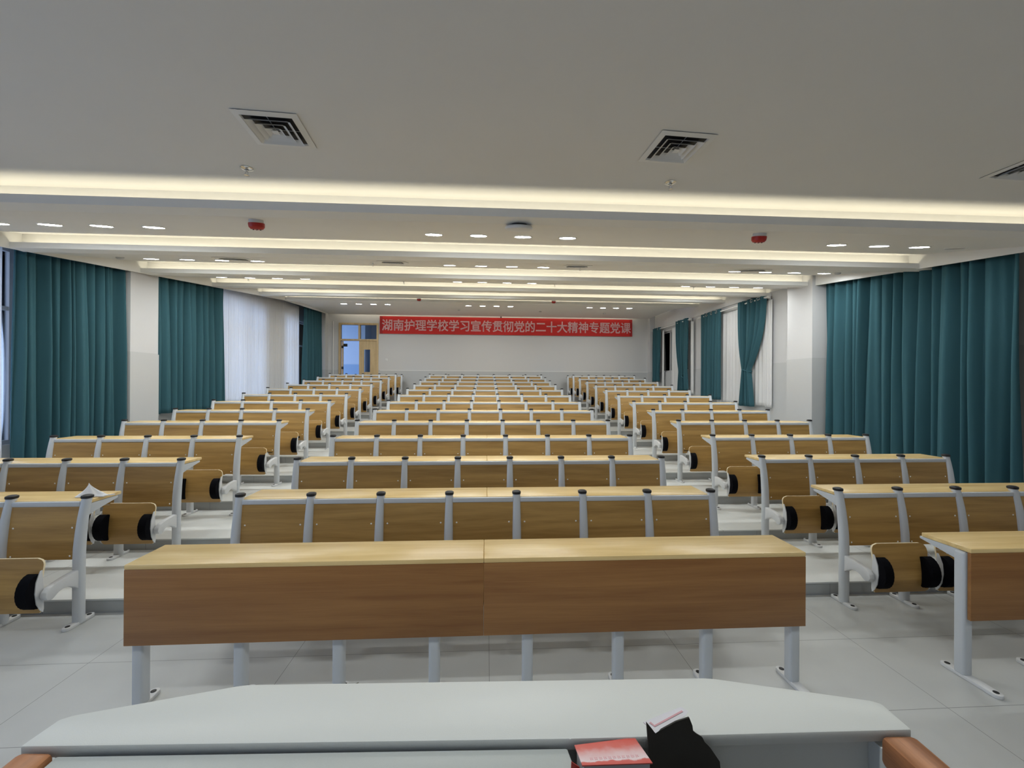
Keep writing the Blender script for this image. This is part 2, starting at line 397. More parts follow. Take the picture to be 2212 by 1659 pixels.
for n in range(6):
    y, p, t = COVE_Y[n], COVE_P[n], COVE_T[n]
    x1 = XR + .02
    b = MB()
    b.box(xa, x1, y, y + .016, p, p + .066)                       # lip
    b.box(xa, x1, y + .016, y + TROUGH, p, p + .014)              # trough floor
    b.box(xa, x1, y + TROUGH, y + TROUGH + .02, p, t + .1)        # lit back board
    struct(b.build('trim_%d' % (8 + n), 'white'))
# pelmets along both side walls: a board following the rake
def pline(y): return COVE_P[0] + (0 if y < COVE_Y[0] else 0.1075 * (min(y, 12.05) - COVE_Y[0]) + max(0, y - 12.05) * 0.045)
b = MB(); ys = [YF, 3.43, 12.05, YB - .3]
poly = [(y, pline(y)) for y in ys] + [(YB - .3, 4.6), (YF, 4.6)]
b.prism(poly, -5.545, -5.515, 'x'); struct(b.build('trim_14', 'white'))
b = MB(); ys = [YF, 3.43, 7.06]
poly = [(y, pline(y)) for y in ys] + [(7.06, 4.6), (YF, 4.6)]
b.prism(poly, 5.655, 5.685, 'x'); struct(b.build('trim_15', 'white'))

# windows of the setting
def window(idx, x, ya, yb, za, zb, cols, rows, tilt=1):
    w = MB(); f = .05
    w.box(x - .03, x + .03, ya, yb, za, za + f); w.box(x - .03, x + .03, ya, yb, zb - f, zb)
    for i in range(cols + 1):
        y = ya + (yb - ya - f) * i / cols; w.box(x - .03, x + .03, y, y + f, za + f, zb - f)
    for z in rows: w.box(x - .025, x + .025, ya + f, yb - f, z, z + f)
    o = struct(w.build('window_%d' % idx, 'alu'))
    g = MB().box(x - .003, x + .003, ya + .02, yb - .02, za + .02, zb - .02).build('pane', 'glass', o)
for i, (ya, yb, za, zb) in enumerate(LH): window(i + 1, XL - .12, ya, yb, za, zb, 3, [za + (zb - za) * .68])
for i, (ya, yb, za, zb) in enumerate(RH): window(i + 5, XR + .09, ya, yb, za, zb, 3, [])
# added dark box that keeps sky light out of the right windows
b = MB(); b.box(8.4, 8.5, 8, 16, 0, 4.6); b.box(XR + .2, 8.5, 8, 16, 4.5, 4.6); b.box(XR + .2, 8.5, 8, 16, 0, .1); b.box(XR + .2, 8.5, 7.9, 8, 0, 4.6); b.box(XR + .2, 8.5, 16, 16.1, 0, 4.6)
struct(b.build('sky_blocker', 'dark'))
# corridor beyond the back door
b = MB()
b.box(-8.2, -2.0, 18.3, 18.4, 0, 4.6, 0); b.box(-8.2, -2.0, YB + .2, 18.4, 4.2, 4.3, 0); b.box(-8.2, -2.0, YB + .2, 18.4, BZ - .1, BZ, 0)
b.box(-8.3, -8.2, YB + .2, 18.4, 0, 4.6, 0); b.box(-2.0, -1.9, YB + .2, 18.4, 0, 4.6, 0)
b.box(-8.2, -2.0, 18.285, 18.3, BZ, 2.55, 1)
b.box(-5.02, -4.85, 17.4, 18.3, BZ, 4.2, 0)
struct(b.build('wall_corridor', ['corridor', 'corridor_dado']))

# back door
dr = bpy.data.objects.new('door_1', None); COL.objects.link(dr); dr.location = (DX0, YB, BZ); struct(dr)
dw, dh = DX1 - DX0, DZ1 - BZ
b = MB(); f = .065
b.box(0, f, -.03, .12, 0, dh); b.box(dw - f, dw, -.03, .12, 0, dh); b.box(f, dw - f, -.03, .12, dh - f, dh)
tz = 3.27 - BZ
b.box(f, dw - f, -.02, .12, tz, tz + .06); b.box(.68, .74, -.02, .12, tz + .06, dh - f)
b.build('door_frame', 'door_wood', dr)
b = MB(); b.box(f, .68, .05, .056, tz + .06, dh - f); b.box(.74, dw - f, .05, .056, tz + .06, dh - f); b.build('transom_glass', 'glass', dr)
b = MB(); lx0, lx1 = .70, dw - f
b.box(lx0, lx0 + .17, .02, .065, 0, tz, 0); b.box(lx0 + .385, lx1, .02, .065, 0, tz, 0)
b.box(lx0 + .17, lx0 + .385, .02, .065, 0, 2.16 - BZ, 0); b.box(lx0 + .17, lx0 + .385, .02, .065, 2.96 - BZ, tz, 0)
lf = b.build('door_leaf', 'door_wood', dr)
MB().box(lx0 + .17, lx0 + .385, .04, .046, 2.16 - BZ, 2.96 - BZ).build('leaf_glass', 'glass', lf)
b = MB(); b.prism([(f + .005, .13), (f + .05, .13), (f - .13, .72), (f - .175, .72)], 0, tz, 'z')
l2 = b.build('door_leaf', 'door_wood', dr)
b = MB()
for z in (.25, 1.1, 1.85): b.box(f, f + .06, .10, .135, z, z + .09)
b.build('door_hinge', 'black', l2)
MB().box(f + .0, f + .14, .24, .30, 1.92, 2.02).build('door_closer', 'black', l2)

# ------------------------------------------------------------------ benches
ROW_Y = 3.27                                          # leg line of the first row
def leg_mesh():
    path = [(0, 0, .012), (0, 0, .3), (0, 0, .46), (0, .004, .55), (0, .014, .65), (0, .028, .75), (0, .045, .83), (0, .060, .892)]
    rx = [.034] * 4 + [.033, .031, .030, .029]; ry = [.030] * 4 + [.028, .026, .025, .025]
    return MB().oval(path, rx, ry, 16).mesh('leg', 'metal')
def cap_mesh():
    p = [(0, .060, .890), (0, .0615, .898), (0, .062, .908), (0, .0625, .914)]
    return MB().oval(p, [.032, .034, .033, .022], [.031, .033, .032, .020], 16).mesh('cap', 'black')
def foot_mesh(y0=-.115, y1=.115, w=.026):
    b = MB(); n = 8; poly = []
    for k in range(n + 1): t = PI * k / n; poly.append((w * math.cos(t), y1 - w + w * math.sin(t)))
    for k in range(n + 1): t = PI + PI * k / n; poly.append((w * math.cos(t), y0 + w + w * math.sin(t)))
    b.prism(poly, 0.0, .022, 'z', 0, .004)
    for y in (y0 + .032, y1 - .032): b.lathe([(.014, .021), (.014, .0245), (.011, .0255)], (0, y, 0), 14, 1)
    return b.mesh('foot', ['metal_light', 'black'])
def bracket_mesh():
    """cast arm from the leg forward to the seat hinge"""
    poly = [(-.02, .395), (-.07, .392), (-.13, .386), (-.18, .377), (-.222, .362), (-.250, .338), (-.255, .310), (-.241, .285), (-.212, .275), (-.188, .288), (-.165, .307), (-.13, .315), (-.09, .306), (-.055, .288), (-.02, .260)]
    return MB().prism([(y, z) for y, z in poly], -.021, .021, 'x', 0, .007).mesh('seat_arm', 'metal_light')
def table_bracket_mesh():
    return MB().prism([(.035, .845), (.31, .845), (.31, .828), (.12, .782), (.03, .752)], -.012, .012, 'x', 0, .003).mesh('table_bracket', 'metal')
SEAT_PROF = [(-.218, .190), (-.230, .22), (-.238, .27), (-.237, .34), (-.228, .42), (-.214, .49), (-.199, .550)]
def seat_mesh(s):
    x0, x1 = .036, s - .036; r = .05; b = bmesh.new()
    # outline in (x, arc) with rounded upper corners, then mapped on the curved profile
    zs = [p[1] for p in SEAT_PROF]
    def yof(z):
        for (ya, za), (yb, zb) in zip(SEAT_PROF, SEAT_PROF[1:]):
            if z <= zb + 1e-6: return ya + (yb - ya) * (z - za) / (zb - za)
        return SEAT_PROF[-1][0]
    rows = []
    N = 22
    for k in range(N + 1):
        z = .190 + (.550 - .190) * (1 - (1 - k / N) ** 1.15)
        inset = 0.0
        if z > .550 - r: q = (z - (.550 - r)) / r; inset = r * (1 - math.sqrt(max(0, 1 - q * q)))
        if z < .210: q = (.210 - z) / .02; inset = max(inset, .02 * (1 - math.sqrt(max(0, 1 - q * q))))
        rows.append((x0 + inset, x1 - inset, z))
    m = MB(); v = []; t = .013; C = 10
    for side in (0, 1):
        for xa_, xb_, z in rows:
            for c in range(C + 1): v.append((xa_ + (xb_ - xa_) * c / C, yof(z) + (t if side else 0), z))
    w = C + 1; off = (N + 1) * w; f = []; mi = []
    for k in range(N):
        for c in range(C):
            a = k * w + c; f.append((a, a + 1, a + 1 + w, a + w)); mi.append(0)
            a += off; f.append((a, a + w, a + 1 + w, a + 1)); mi.append(0)
        for c in (0, C):
            a = k * w + c; f.append((a, a + w, a + w + off, a + off)); mi.append(1)
    for c in range(C):
        f.append((c, c + off, c + 1 + off, c + 1)); mi.append(1)
        a = N * w + c; f.append((a, a + 1, a + 1 + off, a + off)); mi.append(1)
    m.v = v; m.f = [list(q) for q in f]; m.m = mi
    return m.mesh('seat', ['back_wood', 'ply'])
def cushion_mesh(sgn):
    """ribbed black hinge drum against the side of the seat"""
    b = MB(); n = 26; prof = []
    for k in range(n + 1):
        t = -PI / 2 + PI * k / n
        rr = 1.0 + (.018 if k % 2 else 0)
        prof.append((-.237 - .084 * math.cos(t) * rr, .348 + .114 * math.sin(t) * rr))
    prof += [(-.222, .455), (-.222, .245)]
    b.prism(prof, 0, .066 * sgn, 'x', 0, .0)
    # white side plate between drum and arm
    pl = [(-.242, .455), (-.230, .478), (-.220, .48), (-.212, .35), (-.209, .22), (-.214, .196), (-.232, .215), (-.256, .265), (-.266, .34), (-.260, .41)]
    b.prism(pl, -.006 * sgn, 0, 'x', 1, 0)
    return b.mesh('hinge_drum', ['rubber', 'metal_light'])
def backrest_mesh(s):
    x0, x1 = .028, s - .028
    prof = [(-.003, .462), (-.003, .50), (.000, .56), (.009, .65), (.022, .75), (.035, .825), (.037, .838)]
    t = .012; C = 8; v = []; f = []; mi = []; N = len(prof) - 1
    for sd in (0, 1):
        for y, z in prof:
            for c in range(C + 1): v.append((x0 + (x1 - x0) * c / C, y + (t if sd else 0), z))
    w = C + 1; off = (N + 1) * w
    for k in range(N):
        for c in range(C):
            a = k * w + c; f.append((a, a + 1, a + 1 + w, a + w)); mi.append(0)
            a += off; f.append((a, a + w, a + 1 + w, a + 1)); mi.append(0)
        for c in (0, C): a = k * w + c; f.append((a, a + w, a + w + off, a + off)); mi.append(0)
    for c in range(C):
        f.append((c, c + off, c + 1 + off, c + 1)); mi.append(0); a = N * w + c; f.append((a, a + 1, a + 1 + off, a + off)); mi.append(0)
    m = MB(); m.v = v; m.f = [list(q) for q in f]; m.m = mi
    for z, y in ((.686, .013), (.488, -.004)):
        for x in (x0 + .032, x1 - .032):
            m.add([(x + .0068 * math.cos(q * PI / 4) * k, y - (.001 if k == 1 else .004), z + .0068 * math.sin(q * PI / 4) * k) for k in (1, .55) for q in range(8)],
                  [(q, (q + 1) % 8, 8 + (q + 1) % 8, 8 + q) for q in range(8)] + [tuple(range(8, 16))], 1)
    return m.mesh('backrest', ['back_wood', 'screw'])
def rail_mesh(s):
    return MB().box(.027, s - .027, .030, .056, .832, .868, 0, .006).mesh('rail', 'metal')
def tabletop_mesh(x0, x1):
    return MB().box(x0, x1, .052, .345, .847, .872, 0, .005).mesh('tabletop', 'laminate')
def basket_mesh(n, s, y0=.09, y1=.28, z=.778):
    b = MB(); x0, x1 = .0, n * s
    for y in (y0, y0 + .06, y0 + .12, y1): b.tube([(x0 + .03, y, z), (x1 - .03, y, z)], .0028, 6)
    for y in (y0, y1): b.tube([(x0 + .03, y, z + .03), (x1 - .03, y, z + .03)], .0028, 6)
    for i in range(n):
        for q in (.2, .8):
            x = (i + q) * s
            b.tube([(x, y0, z + .068), (x, y0, z), (x, y1, z), (x, y1 + .01, z + .035)], .0028, 6)
    return b.mesh('wire_basket', 'wire')
LEG, CAP, FOOT, ARM, TBR = leg_mesh(), cap_mesh(), foot_mesh(), bracket_mesh(), table_bracket_mesh()
DRUM = {1: cushion_mesh(1), -1: cushion_mesh(-1)}
def make_bench(n, s, loc, label, group, tx0, tx1):
    r = thing('lecture_bench', label, 'bench', loc, group=group)
    S, B, R = seat_mesh(s), backrest_mesh(s), rail_mesh(s)
    for i in range(n + 1):
        l = place('leg', LEG, r, (i * s, 0, 0)); place('cap', CAP, l); place('foot', FOOT, l)
        place('seat_arm', ARM, r, (i * s, 0, 0)); place('table_bracket', TBR, r, (i * s, 0, 0))
    for i in range(n):
        q = place('seat', S, r, (i * s, 0, 0))
        place('hinge_drum', DRUM[1], q, (.040, 0, 0)); place('hinge_drum', DRUM[-1], q, (s - .040, 0, 0))
        place('backrest', B, r, (i * s, 0, 0)); place('rail', R, r, (i * s, 0, 0))
    xs = [tx0, n * s / 2 + .03, tx1] if n > 5 else [tx0, tx1]
    for k in range(len(xs) - 1): place('tabletop', tabletop_mesh(xs[k] + (.0008 if k else 0), xs[k + 1]), r)
    place('wire_basket', basket_mesh(n, s), r)
    return r
def row_loc(x, k):
    y = ROW_Y + (k - 1) * PITCH
    return (x, y, RISE * (min(k, 12) - 1))
BLOCKS = [('mid', 7, .52, -1.842, 0.0), ('left', 4, .5205, -2.93 - 4 * .5205, 0), ('right', 4, .5125, 2.872, 0)]
GROUPS = {'mid': 'seven-seat benches of the middle block', 'left': 'four-seat benches on the sheer-window side', 'right': 'four-seat benches on the curtain-rod side'}
def bench_label(kind, k):
    o = ORD[k] if k < 13 else 'thirteenth and last'
    if kind == 'mid': return 'seven-seat wooden bench in the middle block, %s row from the front' % o
    if kind == 'left':
        if k == 1: return 'four-seat wooden bench in front row with a white mask on its table'
        return 'four-seat wooden bench on the sheer-window side, %s row from the front' % o
    return 'four-seat wooden bench on the curtain-rod side, %s row from the front' % o
for kind, n, s, x0, _ in BLOCKS:
    first = make_bench(n, s, row_loc(x0, 1), bench_label(kind, 1), GROUPS[kind], -.01 if kind != 'mid' else .01, n * s + (.01 if kind != 'mid' else -.02))
    for k in range(2, 14):
        dup(first, row_loc(x0, k), label=bench_label(kind, k))

# front desks (no seats)
def make_desk(n, s, x0, label, px0, px1, split):
    r = thing('front_desk', label, 'desk', (x0, 2.41, 0), group='long desks at the front of the hall')
    L = MB().box(-.030, .030, -.030, .032, .015, .755, 0, .014, 3).mesh('leg', 'metal')
    F = foot_mesh(-.20, .12, .027)
    T = MB().prism([(-.02, .757), (.22, .757), (.22, .742), (-.02, .69)], -.012, .012, 'x', 0, .003).mesh('table_bracket', 'metal')
    for i in range(n + 1):
        l = place('leg', L, r, (i * s, 0, 0)); place('foot', F, l); place('table_bracket', T, r, (i * s, .03, 0))
    xs = [px0, split, px1] if split else [px0, px1]
    for k in range(len(xs) - 1):
        a, c = xs[k] + (.0012 if k else 0), xs[k + 1]
        place('tabletop', MB().box(a, c, -.054, .235, .758, .784, 0, .004).mesh('tabletop', 'laminate'), r)
        place('front_panel', MB().box(a, c, -.054, -.034, .359, .7575, 0, .002).mesh('front_panel', 'panel'), r)
    b = MB()
    for y in (.06, .12, .18): b.tube([(.03, y, .69), (n * s - .03, y, .69)], .0028, 6)
    for i in range(n):
        for q in (.2, .8): b.tube([((i + q) * s, .05, .757), ((i + q) * s, .05, .69), ((i + q) * s, .19, .69), ((i + q) * s, .20, .72)], .0028, 6)
    place('wire_basket', b.mesh('wire_basket', 'wire'), r)
    return r
make_desk(7, .52, -1.842, 'long wooden front desk with two-part panel, between lectern and middle benches', -.048, 3.682, 1.832)
make_desk(4, .5125, 2.872, 'shorter wooden front desk, partly in view before the curtain-rod side benches', -.015, 2.09, None)

# ------------------------------------------------------------------ curtains
def curtain_mesh(y0, y1, x, ztop, zbot, folds, amp, seed, mat, pinch=None, nv=26):
    rnd = random.Random(seed); H = 7
    ph = [rnd.uniform(0, 2 * PI) for _ in range(H)]; am = [rnd.uniform(.4, 1) for _ in range(H)]; fr = [rnd.uniform(.45, 1.7) for _ in range(H)]
    def wav(u, v):
        warp = u + .012 * math.sin(2 * PI * 2.3 * u + ph[0]) + .010 * math.sin(2 * PI * 5.1 * u + ph[1])
        q = abs(math.cos(PI * (folds * warp + .16 * math.sin(2 * PI * u * 3 + ph[2] + v * 1.2)) + PI / 2 * 0))
        s1 = 1 - 2 * q ** 3.2
        s2 = math.sin(2 * PI * folds * .43 * u + ph[3] + .9 * v)
        s3 = math.sin(2 * PI * folds * 1.9 * u + ph[4] - 1.4 * v)
        return s1 * (0.85 + .15 * math.sin(2 * PI * u * 4 + ph[5])) + .28 * s2 + .12 * s3
    nu = int(folds * 16)
    yc0 = (y0 + y1) / 2
    def fn(u, v):
        y = y0 + (y1 - y0) * u
        zt = ztop(y) if callable(ztop) else ztop
        z = zt + (zbot - zt) * v
        a = amp * (0.72 + .28 * min(1, v * 2.2))
        sway = .012 * math.sin(2 * PI * folds * .5 * u + ph[6]) * v
        if pinch:
            vt, yc, wt, wb = pinch                      # height fraction of the tie, centre, width at tie and at hem (fractions)
            if v < vt: q = v / vt; q = q ** 2.2; k = 1 + (wt - 1) * q; cc = yc0 + (yc - yc0) * q
            else: q = (v - vt) / (1 - vt); k = wt + (wb - wt) * q ** .8; cc = yc
            y = cc + (y - yc0) * k
        return (x + (a if x < 0 else -a) * wav(u, v), y + sway, z)
    return MB().grid(fn, nu, nv).mesh('curtain', mat, 180)
def curtain(label, group, y0, y1, x, ztop, zbot, folds, amp, seed, mat='teal', pinch=None, cat='curtain', name='curtain'):
    o = place(name, curtain_mesh(y0, y1, x, ztop, zbot, folds, amp, seed, mat, pinch))
    md = o.modifiers.new('thickness', 'SOLIDIFY'); md.thickness = .003 if mat == 'teal' else .0012; md.offset = 0
    tag(o, label, cat, group); return o
G1 = 'teal curtains'; G2 = 'white sheer curtains'
topL = lambda y: pline(y) + .06
curtain('wide teal curtain filling the bay before the pillar on the sheer-window side', G1, 5.53, 7.04, -5.695, topL, .62, 12, .090, 1)
curtain('teal curtain hanging just behind the pillar on the sheer-window side', G1, 7.66, 9.62, -5.695, topL, 1.20, 11, .090, 2)
curtain('bunched teal curtain beside the back door', G1, 13.72, 15.12, -5.69, topL, 1.25, 10, .085, 3)
curtain('broad pleated teal curtain covering the bay on the curtain-rod side', G1, 4.30, 7.035, 5.845, topL, .47, 16, .100, 4)
curtain('long white sheer lit by daylight between two teal curtains', G2, 9.64, 13.78, -5.88, topL, 1.28, 44, .020, 5, 'sheer')
curtain('strip of white sheer at the picture edge beside wide teal curtain', G2, 2.75, 5.48, -5.80, topL, .62, 28, .020, 6, 'sheer')

# right wall: rods, grommet curtains, sheers
def rod(label, ya, yb, z, x=6.03):
    r = thing('curtain_rod', label, 'curtain rod', (x, ya, z), group='curtain rods over the windows')
    MB().tube([(0, 0, 0), (0, yb - ya, 0)], .016, 12).build('pole', 'white', r)
    for y in (0, yb - ya):
        sg = -1 if y == 0 else 1
        f = MB(); f.tube([(0, y, 0), (0, y + sg * .02, 0), (0, y + sg * .03, 0), (0, y + sg * .06, 0), (0, y + sg * .075, 0)], .027, 12); f.build('finial', 'white', r)
        k = MB(); k.box(0, XR - .03 - x, y - .012 - sg * .08, y + .012 - sg * .08, -.02, .02); k.box(XR - .045 - x, XR - .03 - x, y - .03 - sg * .08, y + .03 - sg * .08, -.05, .05); k.build('bracket', 'white', r)
    return r
rod('white curtain rod over the window nearer the pillar', 8.86, 11.8, 3.66)
rod('white curtain rod over the far window by the back wall', 12.42, 15.2, 3.71)
def grommets(c, x, z, ys):
    for y in ys:
        pts = [(x + .035 * math.cos(t), y + .012 * math.sin(t) , z + .032 * math.sin(t)) for t in [2 * PI * k / 16 for k in range(16)]]
        MB().tube([(x - .004 + .0 * math.cos(t), y + .034 * math.cos(t), z + .034 * math.sin(t)) for t in [2 * PI * k / 18 for k in range(18)]], .007, 6, closed=True).build('grommet', 'chrome', c)
def tie(c, y, z, w, x):
    b = MB(); pts = []
    for k in range(20):
        t = 2 * PI * k / 20; pts.append((x + .06 * math.cos(t), y + (w / 2 + .01) * math.sin(t), z + .05 * math.sin(t) * .8))
    b.tube(pts, .018, 8, closed=True); b.build('tieback', 'teal', c)
z1, z2 = 3.66, 3.71
c = curtain('teal curtain tied at the waist, nearer window on the curtain-rod side', G1, 8.93, 9.93, 6.02, z1 + .06, 1.27, 6, .062, 7, pinch=(.66, 9.58, .24, .50))
grommets(c, 5.965, z1, (9.08, 9.32)); tie(c, 9.58, 2.10, .26, 6.03)
c = curtain('untied teal curtain at the far end of the nearer rod', G1, 10.70, 11.72, 6.02, z1 + .06, 1.38, 5, .068, 8)
grommets(c, 5.965, z1, (10.8, 11.05, 11.3))
c = curtain('teal curtain at the near end of the far rod, knotted tie low on it', G1, 12.48, 13.32, 6.02, z2 + .06, 1.58, 5, .062, 9, pinch=(.72, 12.78, .62, .80))
tie(c, 12.66, 2.0, .16, 5.99)
c = curtain('narrow teal curtain by the back wall, gathered at its hem', G1, 14.52, 15.2, 6.02, z2 + .06, 1.87, 4, .06, 10, pinch=(.9, 14.9, .68, .78))
grommets(c, 5.965, z2, (14.62,))
curtain('white voile panel between tied and untied teal curtains', G2, 9.08, 11.05, 6.13, z1 - .06, 1.30, 16, .014, 11, 'sheer_dense')
curtain('narrow white voile strip hanging by the wall near the pillar', G2, 8.82, 9.06, 6.11, z1 - .06, 1.27, 3, .018, 12, 'sheer_dense')
curtain('white voile strip beside the dark window pane', G2, 13.3, 13.82, 6.13, z2 - .06, 1.55, 6, .014, 13, 'sheer_dense')
curtain('thin white voile edge at the near end of the far rod', G2, 12.30, 12.48, 6.10, z2 - .06, 1.50, 2, .016, 14, 'sheer_dense')
curtain('thin white voile edge beside the gathered teal curtain', G2, 14.40, 14.56, 6.10, z2 - .06, 1.5, 2, .012, 15, 'sheer_dense')

# ------------------------------------------------------------------ ceiling fittings
def panel_z(y):
    for n in range(5):
        ya, yb = COVE_Y[n] + TROUGH, COVE_Y[n + 1] + TROUGH
        if COVE_Y[n] <= y < COVE_Y[n + 1]:
            sl = (COVE_T[n + 1] - COVE_P[n]) / (yb - ya); return COVE_P[n] + sl * max(0, y - ya), math.atan(sl)
    if y < COVE_Y[0]: return COVE_T[0], 0.0
    ya = COVE_Y[5] + TROUGH
    if y < 13.2: sl = (4.15 - COVE_P[5]) / (13.2 - ya); return COVE_P[5] + sl * (y - ya), math.atan(sl)
    return 4.15 + (y - 13.2) * .0119, .0119
def downlight(label, x, y):
    z, r = panel_z(y)
    o = thing('downlight', label, 'ceiling light', (x, y, z), (r, 0, 0), 'recessed ceiling downlights')
    MB().lathe([(.098, .002), (.098, -.004), (.090, -.010), (.084, -.009), (.084, .002)], n=32).build('trim_ring', 'white', o)
    MB().lathe([(.084, .0), (.083, -.005), (.05, -.0075), (.001, -.008)], n=32).build('lens', 'lamp_on', o)
    return o
dl = None
SIDE = {'l': 'window-side', 'm': 'middle', 'r': 'rod-side'}
XS = {'l': (-4.76, -4.27, -3.79, -3.30), 'm': (-.55, -.09, .37, .84), 'r': (3.80, 4.29, 4.76, 5.24)}
ROWS = [(4.44, 'front', {'l': (0, 1, 2, 3), 'm': (0, 1, 2, 3), 'r': (0, 1, 2)}), (6.36, 'second', None), (7.98, 'third', None),
        (10.06, 'fourth', {'l': (0, 2, 3), 'm': (0, 2), 'r': (2, 3)}), (13.05, 'rearmost', None)]
CNT = ['first', 'second', 'third', 'fourth']
for y, rn, sel in ROWS:
    for g in 'lmr':
        for i in (sel[g] if sel else range(4)):
            x = XS[g][i]
            if rn == 'rearmost': x = {'l': (-4.27, -3.83, -3.40, -2.98), 'm': (-.56, -.13, .29, .72), 'r': (3.17, 3.59, 4.0, 4.42)}[g][i]
            lab = 'lit round downlight, %s ceiling row, %s cluster, %s counted from the sheer windows' % (rn, SIDE[g], CNT[i])
            z, r = panel_z(y)
            if dl is None: dl = downlight(lab, x, y)
            else: dup(dl, (x, y, z), (r, 0, 0), lab)
z, r = panel_z(4.48)
o = thing('downlight', 'unlit dark downlight beside the front row rod-side cluster', 'ceiling light', (5.23, 4.48, z), (r, 0, 0), 'recessed ceiling downlights')
MB().lathe([(.098, .002), (.098, -.004), (.090, -.010), (.084, -.009), (.084, .002)], n=32).build('trim_ring', 'white', o)
MB().lathe([(.084, .0), (.083, -.003), (.001, -.003)], n=32).build('lens', 'lamp_off', o)

def diffuser(label, x, y, z, rx=0, rz=0, size=.36):
    o = thing('air_vent', label, 'air vent', (x, y, z), (rx, 0, rz), 'square ceiling air vents')
    h = size / 2
    def ring(h0, h1, z0, z1, mat, name, th=.003):
        b = MB()
        v = []
        for hh, zz in ((h0, z0), (h1, z1), (h1 - .001, z1 + th), (h0 - th, z0 + th)):
            v += [(-hh, -hh, zz), (hh, -hh, zz), (hh, hh, zz), (-hh, hh, zz)]
        f = []
        for a in range(4):
            c_ = (a + 1) % 4
            for k in range(4): f.append((a * 4 + k, a * 4 + (k + 1) % 4, c_ * 4 + (k + 1) % 4, c_ * 4 + k))
        b.add(v, f); b.build(name, mat, o)
    ring(h, h * .80, -.006, -.012, 'white', 'frame')
    ring(h * .80, h * .77, -.012, -.002, 'white', 'frame_lip')
    for q in (.70, .48, .27): ring(h * q, h * (q - .155), -.026, -.004, 'white', 'louver', .002)
    MB().box(-h * .10, h * .10, -h * .10, h * .10, -.022, -.018).build('core', 'white', o)
    b = MB(); b.box(-h * .78, h * .78, -h * .78, h * .78, -.0015, -.0005); b.build('duct_shade_sheet', 'black', o)  # black sheet painted for the shade inside the duct, no recess is cut
    b = MB()
    b.box(-.0015, .0015, -h * .76, h * .76, -.005, -.002); b.box(-h * .76, h * .76, -.0015, .0015, -.005, -.002); b.build('support', 'metal', o)
    return o
zc = COVE_T[0]
diffuser('square louvred ceiling vent above the middle, on the sheer-window side of the lectern', -1.278, 2.663, zc, 0, .066, .36)
diffuser('square louvred ceiling vent above the lectern on the curtain-rod side', 1.214, 2.695, zc, 0, .063, .36)
diffuser('louvred ceiling vent cut off by the picture edge', 3.79, 2.76, zc, 0, .05, .36)
for x, lab in ((-3.346, 'flat vent in second ceiling bay, beside the window-side downlights'), (-1.268, 'flat vent in second ceiling bay, just before the middle downlights'), (1.241, 'flat vent in second ceiling bay, just beyond the middle downlights'), (3.759, 'flat vent in second ceiling bay, beside the rod-side downlights')):
    z, r = panel_z(5.86); diffuser(lab, x, 5.86, z, r, 0, .36)

def sprinkler(label, x, y):
    z, r = panel_z(y)
    o = thing('sprinkler', label, 'sprinkler', (x, y, z), (r, 0, 0), 'ceiling sprinklers')
    MB().lathe([(.002, 0), (.040, -.001), (.042, -.004), (.030, -.010), (.014, -.012), (.013, -.004)], n=24).build('escutcheon', 'chrome', o)
    MB().lathe([(.010, -.008), (.010, -.020), (.007, -.022), (.0065, -.030)], n=12).build('body', 'chrome', o)
    b = MB(); b.tube([(.008, 0, -.028), (.011, 0, -.038), (.004, 0, -.050)], .0025, 6); b.tube([(-.008, 0, -.028), (-.011, 0, -.038), (-.004, 0, -.050)], .0025, 6); b.build('frame_arm', 'chrome', o)
    MB().lathe([(.004, -.048), (.018, -.052), (.018, -.054), (.003, -.055)], n=16).build('deflector', 'chrome', o)
    return o
sp = sprinkler('chrome ceiling sprinkler below the window-side louvred vent', -1.716, 3.157)
for x, y, lab in ((1.379, 3.154, 'chrome ceiling sprinkler below the rod-side louvred vent'), (-1.60, 6.1, 'small sprinkler in second ceiling bay, window-side of the middle'), (1.345, 6.12, 'small sprinkler in second ceiling bay, overlapping a flat vent'),
                  (-4.50, 8.35, 'small sprinkler in third ceiling bay among window-side downlights'), (-1.617, 8.42, 'small sprinkler in third ceiling bay, window-side of middle downlights'), (1.345, 8.45, 'small sprinkler in third ceiling bay, rod-side of middle downlights'), (4.14, 8.35, 'small sprinkler in third ceiling bay among rod-side downlights')):
    z, r = panel_z(y); dup(sp, (x, y, z), (r, 0, 0), lab)
def alarm(label, x, y, R=.062):
    z, r = panel_z(y)
    o = thing('fire_alarm', label, 'alarm', (x, y, z), (r, 0, 0), 'red ceiling alarms')
    MB().lathe([(R * .9, .004), (R * .92, -.03), (R * .5, -.031)], n=28).build('base', 'metal_light', o)
    MB().lathe([(R, -.028), (R * 1.02, -.04), (R * .98, -.062), (R * .75, -.078), (R * .3, -.083)], n=28).build('dome', 'red', o)
    b = MB()
    for k in range(6): t = k * PI / 3; b.lathe([(.006, -.079), (.006, -.0835)], (R * .5 * math.cos(t), R * .5 * math.sin(t), 0), 8)
    b.build('sounder_holes', 'black', o)
    return o
alarm('red round ceiling alarm on the window side of the first bay', -1.968, 3.765)
alarm('red round ceiling alarm on the rod side of the first bay', 2.482, 3.761)
alarm('tiny red alarm far back on the ceiling, window side', -1.80, 11.45, .055)
alarm('tiny red alarm far back on the ceiling, rod side', 1.80, 11.45, .055)
z, r = panel_z(3.60)
o = thing('wifi_access_point', 'white round disc fixed to the ceiling above the middle downlights', 'access point', (.267, 3.62, z), (r, 0, 0))
MB().lathe([(.075, .004), (.075, -.010)], n=32).build('mount', 'black', o)
MB().lathe([(.085, -.007), (.110, -.010), (.118, -.022), (.112, -.036), (.088, -.046), (.002, -.050)], n=40).build('shell', 'metal_light', o)
